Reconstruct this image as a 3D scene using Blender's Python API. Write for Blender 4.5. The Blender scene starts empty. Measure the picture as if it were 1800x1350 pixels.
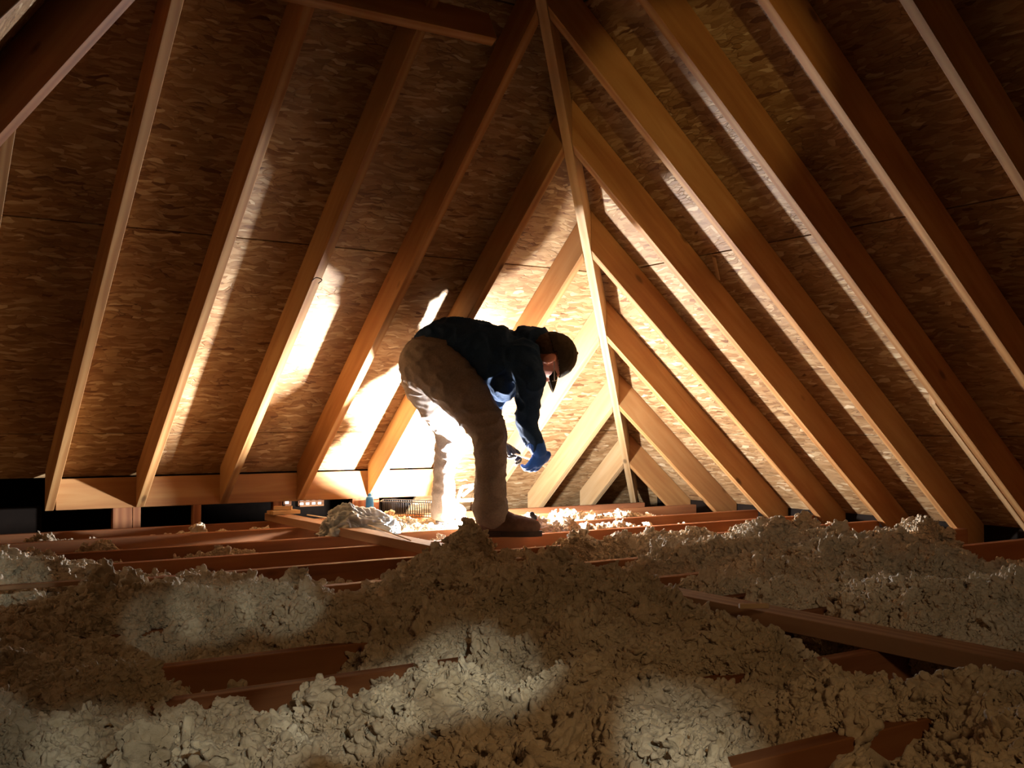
import bpy, bmesh, math, random
import numpy as np
from mathutils import Vector, Matrix, noise as mn
random.seed(7); rng = np.random.default_rng(7)
SC = bpy.context.scene
COL = SC.collection

# ------------------------------------------------------------------ camera
F = 1869.8                       # focal length in pixels of an 1800 px wide frame
CAM = Vector((0, 0, .487))
RT = Vector((.83725, -.54682, -.00147)); UP = Vector((-.01936, -.03233, .99929)); FW = Vector((.54648, .83663, .03765))
cd = bpy.data.cameras.new('camera'); cam = bpy.data.objects.new('camera', cd); COL.objects.link(cam)
cd.sensor_width = 36; cd.lens = F / 1800 * 36; cd.clip_start = .02
mw = Matrix((RT, UP, -FW)).transposed().to_4x4(); mw.translation = CAM; cam.matrix_world = mw
SC.camera = cam

# ------------------------------------------------------------------ world, exposure, lamps
w = bpy.data.worlds.new('world'); SC.world = w; w.use_nodes = True
bg = w.node_tree.nodes['Background']; bg.inputs[0].default_value = (.02, .015, .012, 1); bg.inputs[1].default_value = .02
SC.view_settings.view_transform = 'Standard'; SC.view_settings.look = 'None'
SC.view_settings.gamma = 1; SC.view_settings.use_curve_mapping = False
SC.view_settings.exposure = 0.12
SC.cycles.max_bounces = 10; SC.cycles.diffuse_bounces = 6; SC.cycles.sample_clamp_indirect = 10
SC.cycles.use_denoising = True

def light(name, kind, loc, energy, color, radius=.05, target=None, cone=None, blend=.2):
    l = bpy.data.lights.new(name, kind); l.energy = energy; l.color = color; l.shadow_soft_size = radius
    o = bpy.data.objects.new(name, l); COL.objects.link(o); o.location = loc
    if target is not None:
        o.rotation_euler = (Vector(target) - Vector(loc)).to_track_quat('-Z', 'Y').to_euler()
    if cone: l.spot_size = math.radians(cone); l.spot_blend = blend
    return o
LAMP = Vector((2.78, 4.385, .085))
light('work_lamp', 'POINT', LAMP, 260, (.93, .96, 1), .035)
light('work_lamp_beam', 'SPOT', LAMP, 2000, (.93, .96, 1), .035, LAMP + Vector((-.30, .58, .48)), 118, .9)
# added unseen spots for pale light pools on the insulation: where each beam lands
TC = (.93, 1, .86)
for i_, (tx, ty, pw, cone) in enumerate([(.36, 1.62, 15, 7), (.52, 1.60, 22, 7), (.70, 1.62, 22, 7), (.86, 1.66, 20, 6.5), (1.0, 1.72, 26, 7), (1.10, 1.80, 26, 6.5), (.23, 1.70, 9, 7),
        (.86, 2.76, 26, 4.5), (1.02, 2.72, 30, 4.5), (.70, 2.62, 14, 4), (.50, 3.55, 40, 3.6), (.42, 3.62, 34, 3.2), (1.10, 1.20, 16, 8.5), (1.02, 1.12, 12, 8)]):
    light('added_pool_spot', 'SPOT', (.10 + .03 * (i_ % 3), -.25, .80), pw * 1.3, TC, .012, (tx, ty, 0), cone, .55)
# added warm fill light from behind the camera, aimed at the floor
light('added_floor_fill', 'SPOT', (.30, -.5, 1.05), 23.0, (1, .62, .29), .1, (1.05, 1.40, -.1), 50, .9)

light('added_heap_fill', 'SPOT', (.42, -.55, 1.05), 32.0, (1, .80, .55), .1, (2.9, 2.45, .0), 24, 1)  # second added fill, brightens the right hand heaps
light('added_golden_spot', 'SPOT', (.35, -.7, 1.1), 150, (1, .68, .26), .03, (2.86, 3.26, 1.62), 13, .6)  # added unseen spot for the golden light on the upper right rafters

# ------------------------------------------------------------------ helpers
def C(px, py, D):                # a point of the place from where it stands: pixel and distance ahead
    return CAM + (RT * ((px - 900) / F) + UP * (-(py - 675) / F) + FW) * D
def cv(r, u, f): return RT * r + UP * u + FW * f

def tag(o, label=None, cat=None, group=None, kind=None):
    if label: o['label'] = label
    if cat: o['category'] = cat
    if group: o['group'] = group
    if kind: o['kind'] = kind
    return o
def link(name, me, mat=None, parent=None, mw=None, smooth=False):
    o = bpy.data.objects.new(name, me); COL.objects.link(o)
    if mat and not me.materials: me.materials.append(mat)
    if mw is not None: o.matrix_world = mw
    if parent:
        o.parent = parent
        o.matrix_parent_inverse = parent.matrix_basis.inverted()
    if smooth: me.polygons.foreach_set('use_smooth', [True] * len(me.polygons))
    return o
def empty(name, loc, **k):
    o = bpy.data.objects.new(name, None); COL.objects.link(o); o.location = loc; o.empty_display_size = .05
    return tag(o, **k)
def mesh(name, vs, fs):
    me = bpy.data.meshes.new(name); me.from_pydata([tuple(v) for v in vs], [], fs); me.validate()
    bm = bmesh.new(); bm.from_mesh(me); bmesh.ops.recalc_face_normals(bm, faces=bm.faces); bm.to_mesh(me); bm.free()
    me.update(); return me
def bevel(me, r=.0015, seg=1):
    bm = bmesh.new(); bm.from_mesh(me)
    bmesh.ops.bevel(bm, geom=bm.edges[:], offset=r, segments=seg, affect='EDGES', profile=.6)
    bm.to_mesh(me); bm.free(); return me
HEX = [(0, 1, 2, 3), (7, 6, 5, 4), (0, 4, 5, 1), (1, 5, 6, 2), (2, 6, 7, 3), (3, 7, 4, 0)]
def solid8(name, vs, mat, parent=None, bev=.0015):
    """a board given by its 8 world corners; its own frame: origin at one end, X along the board"""
    a = sum((Vector(v) for v in vs[:4]), Vector()) / 4; b = sum((Vector(v) for v in vs[4:]), Vector()) / 4
    x = (b - a).normalized(); y = (Vector(vs[1]) - Vector(vs[0])).normalized(); z = x.cross(y).normalized(); y = z.cross(x)
    M = Matrix((x, y, z)).transposed().to_4x4(); M.translation = a
    Mi = M.inverted()
    me = mesh(name, [Mi @ Vector(v) for v in vs], HEX)
    if bev: bevel(me, bev)
    return link(name, me, mat, parent, M)
def board(name, A, B, wd, dp, mat, up=(0, 0, 1), parent=None, bev=.0015, warp=0, seg=0):
    """board from A to B (centre line), wd sideways, dp along up"""
    A = Vector(A); B = Vector(B); x = (B - A); L = x.length; x.normalize(); y = Vector(up).cross(x).normalized(); z = x.cross(y)
    M = Matrix((x, y, z)).transposed().to_4x4(); M.translation = A
    n = seg + 1; vs = []; fs = []; ph = random.random() * 6
    for i in range(n + 1):
        t = i / n; q = warp * math.sin(t * 4 + ph); q2 = warp * .5 * math.sin(t * 7 + ph)
        for sy, sz in ((-1, -1), (1, -1), (1, 1), (-1, 1)):
            vs.append((t * L, sy * wd / 2 + q, sz * dp / 2 + q2))
    for i in range(n):
        for k in range(4):
            fs.append((i * 4 + k, i * 4 + (k + 1) % 4, i * 4 + 4 + (k + 1) % 4, i * 4 + 4 + k))
    fs.append((0, 3, 2, 1)); fs.append((n * 4, n * 4 + 1, n * 4 + 2, n * 4 + 3))
    me = mesh(name, vs, fs)
    if bev and n == 1: bevel(me, bev)
    return link(name, me, mat, parent, M)
def spline(pts, n):
    P = [np.array(p, float) for p in pts]; P = [2 * P[0] - P[1]] + P + [2 * P[-1] - P[-2]]; out = []
    for i in range(1, len(P) - 2):
        for j in range(n):
            t = j / n
            out.append(.5 * ((2 * P[i]) + (-P[i - 1] + P[i + 1]) * t + (2 * P[i - 1] - 5 * P[i] + 4 * P[i + 1] - P[i + 2]) * t * t + (-P[i - 1] + 3 * P[i] - 3 * P[i + 1] + P[i + 2]) * t ** 3))
    out.append(P[-2]); return out
def tube_data(pts, radii, n=6, seg=12, ref=None, asp=1., cap=True):
    """round-ended tube through points; radii per point; asp scales the radius along ref (may be per point)"""
    if not hasattr(asp, '__len__'): asp = [asp] * len(pts)
    q = spline([list(p) + [r, a] for p, r, a in zip(pts, radii, asp)], n)
    P = [Vector(v[:3]) for v in q]; R = [max(v[3], 1e-4) for v in q]; A = [v[4] for v in q]
    rings = []
    def fr(i):
        d = (P[min(i + 1, len(P) - 1)] - P[max(i - 1, 0)]).normalized()
        r0 = Vector(ref) if ref is not None else Vector((.123, .456, .88))
        s = (r0 - d * r0.dot(d)).normalized(); return d, s, d.cross(s)
    d, s, t = fr(0)
    if cap:
        for a in (80, 55, 30): rings.append((P[0] - d * R[0] * math.sin(math.radians(a)), R[0] * math.cos(math.radians(a)), A[0], s, t))
    for i in range(len(P)):
        d, s, t = fr(i); rings.append((P[i], R[i], A[i], s, t))
    if cap:
        for a in (30, 55, 80): rings.append((P[-1] + d * R[-1] * math.sin(math.radians(a)), R[-1] * math.cos(math.radians(a)), A[-1], s, t))
    vs = []; fs = []
    for c, r, a, s, t in rings:
        for k in range(seg):
            th = 2 * math.pi * k / seg; vs.append(c + s * (r * a * math.cos(th)) + t * (r * math.sin(th)))
    for i in range(len(rings) - 1):
        for k in range(seg): fs.append((i * seg + k, i * seg + (k + 1) % seg, (i + 1) * seg + (k + 1) % seg, (i + 1) * seg + k))
    fs.append(tuple(reversed(range(seg)))); fs.append(tuple(range((len(rings) - 1) * seg, len(rings) * seg)))
    return vs, fs
def ell_data(c, ax, seg=24, rn=14):
    """ellipsoid: centre and three axis vectors"""
    vs = [c - ax[2]]; fs = []
    for i in range(1, rn):
        p = -math.pi / 2 + math.pi * i / rn
        for k in range(seg):
            t = 2 * math.pi * k / seg; vs.append(c + ax[0] * (math.cos(p) * math.cos(t)) + ax[1] * (math.cos(p) * math.sin(t)) + ax[2] * math.sin(p))
    vs.append(c + ax[2]); m = len(vs) - 1
    for k in range(seg):
        fs.append((0, 1 + (k + 1) % seg, 1 + k)); fs.append((m, m - seg + k, m - seg + (k + 1) % seg))
    for i in range(rn - 2):
        for k in range(seg): a = 1 + i * seg; fs.append((a + k, a + (k + 1) % seg, a + seg + (k + 1) % seg, a + seg + k))
    return vs, fs
def join(datas):
    V = []; Fc = []
    for vs, fs in datas:
        o = len(V); V += list(vs); Fc += [tuple(i + o for i in f) for f in fs]
    return V, Fc
def remesh(name, datas, vox, mat, parent=None, smooth=4, wr=0, wf=14, org=None, cut=None, stretch=(1, 1, 1)):
    """closed shapes merged into one continuous skin"""
    V, Fc = join(datas); org = Vector(org) if org is not None else Vector()
    me = mesh(name, [Vector(v) - org for v in V], Fc)
    o = bpy.data.objects.new('tmp', me); COL.objects.link(o)
    m = o.modifiers.new('r', 'REMESH'); m.mode = 'VOXEL'; m.voxel_size = vox
    s = o.modifiers.new('s', 'SMOOTH'); s.factor = .5; s.iterations = smooth
    dg = bpy.context.evaluated_depsgraph_get(); me2 = bpy.data.meshes.new_from_object(o.evaluated_get(dg))
    bpy.data.objects.remove(o); bpy.data.meshes.remove(me)
    me2.name = name
    if wr:
        ns = [v.normal.copy() for v in me2.vertices]
        for v, nn in zip(me2.vertices, ns):
            p = Vector((v.co.x * stretch[0], v.co.y * stretch[1], v.co.z * stretch[2])) * wf
            q = p + mn.noise_vector(p * .6) * .9
            a = 1 - abs(mn.noise(q)) * 2.2; b = mn.noise(p * 2.7)
            v.co += nn * wr * (a * a * (1 if a > 0 else -1) - .35 + .35 * b)
    if cut:
        bm = bmesh.new(); bm.from_mesh(me2)
        bmesh.ops.delete(bm, geom=[f for f in bm.faces if cut(f.calc_center_median() + org)], context='FACES')
        bm.to_mesh(me2); bm.free()
    me2.materials.clear()
    return link(name, me2, mat, parent, Matrix.Translation(org), smooth=True)

# ------------------------------------------------------------------ materials
class MT:
    def __init__(s, name, rough=.7, spec=.3):
        s.m = bpy.data.materials.new(name); s.m.use_nodes = True; s.t = s.m.node_tree; s.N = s.t.nodes; s.L = s.t.links
        s.b = s.N['Principled BSDF']; s.b.inputs['Roughness'].default_value = rough; s.b.inputs['Specular IOR Level'].default_value = spec
    def n(s, typ, **k):
        x = s.N.new(typ)
        for a, v in k.items():
            if a.startswith('i_'): x.inputs[a[2:].replace('_', ' ')].default_value = v
            else: setattr(x, a, v)
        return x
    def l(s, a, b): s.L.new(a, b)
    def ramp(s, fac, stops):
        r = s.n('ShaderNodeValToRGB'); e = r.color_ramp.elements
        while len(e) < len(stops): e.new(.5)
        for q, (p, c) in zip(e, stops): q.position = p; q.color = (*c, 1)
        s.l(fac, r.inputs[0]); return r.outputs[0]
    def mix(s, a, b, fac, mode='MIX'):
        m = s.n('ShaderNodeMix', data_type='RGBA', blend_type=mode)
        for v, i in ((fac, 0), (a, 6), (b, 7)):
            if hasattr(v, 'is_output'): s.l(v, m.inputs[i])
            else: m.inputs[i].default_value = v if i == 0 else (*v, 1)
        return m.outputs[2]
    def math(s, op, a, b=0.):
        m = s.n('ShaderNodeMath', operation=op)
        for v, i in ((a, 0), (b, 1)):
            if hasattr(v, 'is_output'): s.l(v, m.inputs[i])
            else: m.inputs[i].default_value = v
        return m.outputs[0]
    def bump(s, h, st=.3, dist=.002):
        b = s.n('ShaderNodeBump', i_Strength=st, i_Distance=dist); s.l(h, b.inputs['Height']); s.l(b.outputs[0], s.b.inputs['Normal'])
    def coords(s, scale=(1, 1, 1), out='Object', rot=0, rnd=True):
        tc = s.n('ShaderNodeTexCoord'); v = tc.outputs[out]
        if rnd:
            oi = s.n('ShaderNodeObjectInfo'); ad = s.n('ShaderNodeVectorMath', operation='MULTIPLY_ADD')
            s.l(oi.outputs['Random'], ad.inputs[0]); ad.inputs[1].default_value = (13.1, 7.7, 3.3); s.l(v, ad.inputs[2]); v = ad.outputs[0]
        mp = s.n('ShaderNodeMapping'); mp.inputs['Scale'].default_value = scale; mp.inputs['Rotation'].default_value = (0, 0, rot)
        s.l(v, mp.inputs[0]); return mp.outputs[0]
def plain(name, col, rough=.6, spec=.4, metal=0, var=.15, sc=30):
    t = MT(name, rough, spec); t.b.inputs['Metallic'].default_value = metal
    nz = t.n('ShaderNodeTexNoise', i_Scale=float(sc), i_Detail=4.); t.l(t.coords(rnd=False), nz.inputs[0])
    t.l(t.ramp(nz.outputs[0], [(.3, [c * (1 - var) for c in col]), (.7, [min(1, c * (1 + var)) for c in col])]), t.b.inputs[0])
    t.bump(nz.outputs[0], .15); return t.m
def lumber(name, c1, c2, c3):
    t = MT(name, .68, .25)
    v = t.coords((1.2, 14, 14)); nz = t.n('ShaderNodeTexNoise', i_Scale=1.6, i_Detail=5., i_Distortion=1.2); t.l(v, nz.inputs[0])
    wv = t.n('ShaderNodeTexWave', wave_type='BANDS', bands_direction='Y', i_Scale=1.1, i_Distortion=5., i_Detail=3.); t.l(t.coords((.9, 9, 9)), wv.inputs[0])
    g = t.math('MULTIPLY_ADD', nz.outputs[0], .65); t.N[-1].inputs[2].default_value = 0
    g = t.math('ADD', g, t.math('MULTIPLY', wv.outputs[0], .35))
    col = t.ramp(g, [(.22, c1), (.5, c2), (.8, c3)])
    bl = t.n('ShaderNodeTexNoise', i_Scale=1.8, i_Detail=2.); t.l(t.coords((1, 2, 2)), bl.inputs[0])
    col = t.mix(col, c1, t.math('MULTIPLY', t.ramp(bl.outputs[0], [(.45, (0, 0, 0)), (.75, (1, 1, 1))]), .45))
    vo = t.n('ShaderNodeTexVoronoi', i_Scale=1.); t.l(t.coords((3.2, 8, 8)), vo.inputs[0])
    kn = t.ramp(vo.outputs['Distance'], [(.05, (1, 1, 1)), (.12, (0, 0, 0))])
    col = t.mix(col, [c * .3 for c in c1], t.math('MULTIPLY', kn, .75))
    oi = t.n('ShaderNodeObjectInfo'); hv = t.n('ShaderNodeHueSaturation'); t.l(col, hv.inputs['Color'])
    t.l(t.math('ADD', t.math('MULTIPLY', oi.outputs['Random'], .25), .87), hv.inputs['Value'])
    t.l(hv.outputs[0], t.b.inputs[0]); t.bump(g, .25, .002); return t.m
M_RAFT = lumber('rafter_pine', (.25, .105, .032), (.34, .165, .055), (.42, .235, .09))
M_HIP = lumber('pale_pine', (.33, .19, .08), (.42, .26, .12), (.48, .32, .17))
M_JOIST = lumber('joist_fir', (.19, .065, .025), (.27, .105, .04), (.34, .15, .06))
M_BRACE = lumber('brace_lumber', (.22, .11, .055), (.29, .16, .085), (.35, .21, .12))

def make_osb():
    t = MT('strand_board', .62, .3)
    wn = t.n('ShaderNodeTexNoise', i_Scale=9., i_Detail=2.); base = t.coords(); t.l(base, wn.inputs[0])
    wa = t.n('ShaderNodeVectorMath', operation='MULTIPLY_ADD'); t.l(wn.outputs['Color'], wa.inputs[0]); wa.inputs[1].default_value = (.05, .05, 0); t.l(base, wa.inputs[2])
    def layer(rot, sx, sy, off):
        mp = t.n('ShaderNodeMapping'); mp.inputs['Scale'].default_value = (sx, sy, 0); mp.inputs['Rotation'].default_value = (0, 0, rot); mp.inputs['Location'].default_value = (off, off * 1.7, 0)
        t.l(wa.outputs[0], mp.inputs[0]); vo = t.n('ShaderNodeTexVoronoi', i_Scale=1., voronoi_dimensions='2D'); t.l(mp.outputs[0], vo.inputs[0])
        ed = t.n('ShaderNodeTexVoronoi', i_Scale=1., voronoi_dimensions='2D', feature='DISTANCE_TO_EDGE'); t.l(mp.outputs[0], ed.inputs[0])
        s = t.n('ShaderNodeSeparateColor'); t.l(vo.outputs['Color'], s.inputs[0]); return s.outputs[0], s.outputs[1], ed.outputs['Distance']
    a = layer(.12, 13, 60, 0); b = layer(-.55, 15, 58, 3.3); c = layer(.85, 16, 62, 8.1); d = layer(-1.25, 17, 60, 5.2); e = layer(.3, 16, 75, 11.7)
    def sel(x, y, thr, m):  # where the second random of the upper layer exceeds thr it covers the lower one
        k = t.math('GREATER_THAN', x[1], thr); return [t.mix(p, q, k) for p, q in zip(m, x)]
    m = list(a)
    m = sel(b, None, .50, m); m = sel(c, None, .64, m); m = sel(e, None, .6, m); m = sel(d, None, .80, m)
    col = t.ramp(m[0], [(0, (.13, .055, .02)), (.035, (.24, .13, .055)), (.15, (.26, .148, .062)), (.7, (.37, .235, .115)), (.93, (.44, .31, .165)), (1, (.60, .48, .31))])
    eg = t.ramp(m[2], [(.0, (1, 1, 1)), (.09, (0, 0, 0))])
    n2 = t.n('ShaderNodeTexNoise', i_Scale=7., i_Detail=3.); t.l(base, n2.inputs[0])
    em = t.math('MULTIPLY', eg, t.ramp(n2.outputs[0], [(.46, (.06, .06, .06)), (.66, (.8, .8, .8))]))
    col = t.mix(col, (.13, .05, .015), em)
    gr = t.n('ShaderNodeTexNoise', i_Scale=1., i_Detail=3.); t.l(t.coords((40, 260, 1)), gr.inputs[0])
    col = t.mix(col, t.ramp(gr.outputs[0], [(.3, (.72, .66, .6)), (.7, (1, 1, 1))]), .6, 'MULTIPLY')
    bl = t.n('ShaderNodeTexNoise', i_Scale=2.2, i_Detail=2.); t.l(base, bl.inputs[0])
    col = t.mix(col, t.ramp(bl.outputs[0], [(.35, (.78, .7, .62)), (.65, (1.0, 1.0, 1.0))]), 1., 'MULTIPLY')
    t.l(col, t.b.inputs[0])
    h = t.math('ADD', t.math('MULTIPLY', m[0], .9), t.math('MULTIPLY', em, -1.2)); t.bump(h, .55, .004)
    return t.m
M_OSB = make_osb()
def make_ins():
    t = MT('mineral_wool', .95, .1)
    nz = t.n('ShaderNodeTexNoise', i_Scale=60., i_Detail=5., i_Roughness=.7); tc = t.n('ShaderNodeNewGeometry'); t.l(tc.outputs['Position'], nz.inputs[0])
    n2 = t.n('ShaderNodeTexNoise', i_Scale=4., i_Detail=3.); t.l(tc.outputs['Position'], n2.inputs[0])
    col = t.ramp(n2.outputs[0], [(.3, (.50, .40, .28)), (.55, (.62, .52, .39)), (.8, (.70, .62, .50))])
    col = t.mix(col, t.ramp(nz.outputs[0], [(.3, (.72, .68, .6)), (.6, (1, 1, 1))]), .8, 'MULTIPLY')
    t.l(col, t.b.inputs[0]); t.bump(nz.outputs[0], .7, .006)
    t.b.inputs['Sheen Weight'].default_value = .15
    return t.m
M_INS = make_ins()
M_PLATE = plain('gypsum_ceiling', (.22, .17, .12), .9, .1)
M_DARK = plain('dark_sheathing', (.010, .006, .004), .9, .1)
M_SHIRT = plain('navy_knit', (.016, .036, .08), .92, .08, sc=160)
M_TROUS = plain('khaki_cloth', (.165, .135, .115), .9, .1, sc=140)
M_BOOT = plain('brown_leather', (.085, .042, .026), .7, .25, sc=60)
M_SOLE = plain('boot_rubber', (.03, .018, .014), .8, .2)
M_CAP = plain('cap_cloth', (.035, .027, .018), .9, .1, sc=150)
M_SKIN = plain('skin', (.62, .27, .2), .5, .4, var=.08)
M_HAIR = plain('hair', (.06, .035, .02), .7, .2, sc=200)
M_GLOVE = plain('blue_glove', (.01, .09, .42), .6, .3)
M_BLACK = plain('black_plastic', (.012, .012, .014), .45, .5)
M_STEEL = plain('steel', (.45, .43, .4), .35, .5, 1)
M_WIRE = plain('dark_wire', (.04, .035, .03), .5, .5, .6)
M_RED = plain('red_plastic', (.55, .02, .015), .45, .5)
M_BLUE = plain('blue_plastic', (.02, .16, .45), .45, .5)
M_CORD = plain('pale_cord', (.62, .52, .40), .7, .3)
M_BAG = plain('grey_polythene', (.36, .38, .37), .32, .6, var=.25, sc=25)
M_EYE = plain('eye_white', (.8, .78, .74), .2, .5, var=.02)
def emis(name, col, st):
    t = MT(name); t.b.inputs['Base Color'].default_value = (*col, 1); t.b.inputs['Emission Color'].default_value = (*col, 1); t.b.inputs['Emission Strength'].default_value = st; return t.m
M_LENS = emis('lamp_lens', (1, .97, .92), 40)
M_PANE = emis('daylight_pane', (1, .97, .9), 1.3)

# ------------------------------------------------------------------ roof geometry
CX, CY, CZ = 4.5604, 5.4878, -.0911
S1, S2, PD = .8401, .846, .140               # slopes of the end and side planes, rafter depth
PV = PD * math.hypot(1, .843)                # the same, measured plumb
SP = .4064; K0 = .004
XM = 1.353                                   # ridge line
XL = -.764; KL = .66; SL = S1 / KL            # left eave, plan run of the left hip, pitch of the left slope
YA = CY - (CX - XM)                          # where the two hips meet the ridge
LEDG_Y = 5.272; LEDG_X0, LEDG_X1 = .93, 2.98
HT = .019 * math.sqrt(2) + .0008
def zE(y): return CZ + S1 * (CY - y)
def zR(x): return CZ + S2 * (CX - x)
def zL(x): return CZ + SL * (x - XL)
PVL = .140 * math.hypot(1, SL)
def xk(k): return CX - (k + K0) * SP
def yk(k): return CY - (k + K0) * SP
ORD = ['first', 'second', 'third', 'fourth', 'fifth', 'sixth', 'seventh', 'eighth', 'ninth', 'tenth', 'eleventh', 'twelfth', 'thirteenth', 'fourteenth']

def clip(poly, a, b, c):         # keep a*x+b*y<=c
    out = []
    for i in range(len(poly)):
        p, q = poly[i], poly[(i + 1) % len(poly)]; dp = a * p[0] + b * p[1] - c; dq = a * q[0] + b * q[1] - c
        if dp <= 0: out.append(p)
        if dp * dq < 0: t = dp / (dp - dq); out.append((p[0] + t * (q[0] - p[0]), p[1] + t * (q[1] - p[1])))
    return out
def panel(poly, plane, parent, th=.012):
    """strand-board sheet over a plan polygon"""
    if len(poly) < 3: return
    ar = abs(sum(poly[i][0] * poly[(i + 1) % len(poly)][1] - poly[(i + 1) % len(poly)][0] * poly[i][1] for i in range(len(poly)))) / 2
    if ar < .004: return
    if plane == 'E': f = lambda x, y: zE(y) + PV; xa = Vector((1, 0, 0)); ya = Vector((0, -1, S1)).normalized()
    elif plane == 'R': f = lambda x, y: zR(x) + PV; xa = Vector((0, 1, 0)); ya = Vector((-1, 0, S2)).normalized()
    else: f = lambda x, y: zL(x) + PV; xa = Vector((0, -1, 0)); ya = Vector((1, 0, SL)).normalized()
    za = xa.cross(ya); o = Vector((poly[0][0], poly[0][1], f(*poly[0])))
    if za.z < 0: za = -za; xa = -xa
    M = Matrix((xa, ya, za)).transposed().to_4x4(); M.translation = o; Mi = M.inverted(); n = len(poly)
    dz = random.uniform(.0005, .002)
    vs = [Mi @ Vector((x, y, f(x, y))) + Vector((0, 0, dz)) for x, y in poly]; vs += [v + Vector((0, 0, th)) for v in vs]
    fs = [tuple(range(n)), tuple(range(2 * n - 1, n - 1, -1))] + [(i, (i + 1) % n, n + (i + 1) % n, n + i) for i in range(n)]
    return link('osb_panel', mesh('osb_panel', vs, fs), M_OSB, parent, M)
G = .0025
YB = -2.2                                     # how far the attic runs back behind the camera
end_slope = tag(empty('ceiling', (XM, CY, 0)), 'end slope of the roof, strand board sheathing nailed over the rafters', kind='structure')
right_slope = tag(empty('ceiling', (CX, 2, 0)), 'right hand slope of the roof, strand board sheathing over dark rafters', kind='structure')
left_slope = tag(empty('ceiling', (XL, 2, 0)), 'left hand slope of the roof in deep shadow', kind='structure')
rows_y = [5.80, 5.066, 4.132, 3.198, 2.264]
for r in range(4):
    y1, y0 = rows_y[r], rows_y[r + 1]
    xs = [XL - .2] + [xk(k) for k in (range(13, 0, -6) if r % 2 else range(16, 0, -6))] + [CX + .3]; xs = sorted(set(round(v, 4) for v in xs if v > XL - .3))
    if r == 0: xs = sorted(set(xs + [2.935]))
    for xa, xb in zip(xs, xs[1:]):
        yt = y1
        if r == 0 and xb <= 2.94: yt = LEDG_Y + .04
        pl = [(xa + G, y0 + G), (xb - G, y0 + G), (xb - G, yt - G), (xa + G, yt - G)]
        pl = clip(pl, 1, -1, CX - CY - HT * .2); pl = clip(pl, -1, -KL, -(XL + KL * CY) - .004)
        panel(pl, 'E', end_slope)
rows_x = [4.76, 4.16, 3.226, 2.292, 1.3]
for r in range(4):
    x1, x0 = rows_x[r], rows_x[r + 1]
    ys = sorted([YB] + [yk(k) for k in (range(4, 20, 6) if r % 2 else range(1, 20, 6)) if yk(k) > YB + .3] + [CY + .2])
    for ya, yb in zip(ys, ys[1:]):
        pl = [(max(x0, XM) + G, ya + G), (x1 - G, ya + G), (x1 - G, yb - G), (max(x0, XM) + G, yb - G)]
        panel(clip(pl, -1, 1, CY - CX - HT * .2), 'R', right_slope)
for r in range(4):
    x1, x0 = [XL - .2, -.45, .30, 1.05][r], [-.45, .30, 1.05, XM + .05][r]
    ys = [YB, -.6, 1.83, 4.27, CY + .2] if r % 2 else [YB, .62, 3.05, CY + .2]
    for ya, yb in zip(ys, ys[1:]):
        pl = [(x1 + G, ya + G), (min(x0, XM) - G, ya + G), (min(x0, XM) - G, yb - G), (x1 + G, yb - G)]
        panel(clip(pl, 1, KL, XL + KL * CY - .004), 'L', left_slope)

# ------------------------------------------------------------------ hips, ridge
def hip(name, sx, label, mat, drop=.0):
    # sx=+1: right hip, -1 left hip
    cx = CX if sx > 0 else XL
    def P(u, side, dz):   # centre line at plan distance u from the corner
        x = cx - u if sx > 0 else XL + KL * u; y = CY - u; n = (Vector((-1, 1, 0)) if sx > 0 else Vector((1, KL, 0))).normalized() * (.019 * side)
        return Vector((x, y, CZ + .843 * u + dz)) + n
    u0 = .03 if sx > 0 else .2; u1 = CX - XM - .03
    lo, hi = -.0 - drop, PV - .022
    vs = [P(u0, -1, lo), P(u0, 1, lo), P(u0, 1, hi), P(u0, -1, hi), P(u1, -1, lo), P(u1, 1, lo), P(u1, 1, hi), P(u1, -1, hi)]
    return tag(solid8(name, vs, mat), label, 'rafter')
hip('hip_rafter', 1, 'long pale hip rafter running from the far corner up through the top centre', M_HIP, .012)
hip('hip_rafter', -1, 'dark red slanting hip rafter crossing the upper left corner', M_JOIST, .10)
tag(solid8('ridge_board', [(XM - .019, YB, 2.52), (XM + .019, YB, 2.52), (XM + .019, YB, 2.78), (XM - .019, YB, 2.78),
    (XM - .019, YA - .05, 2.52), (XM + .019, YA - .05, 2.52), (XM + .019, YA - .05, 2.78), (XM - .019, YA - .05, 2.78)], M_RAFT),
    'ridge board at the peak of the roof above the frame', 'board')

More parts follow.
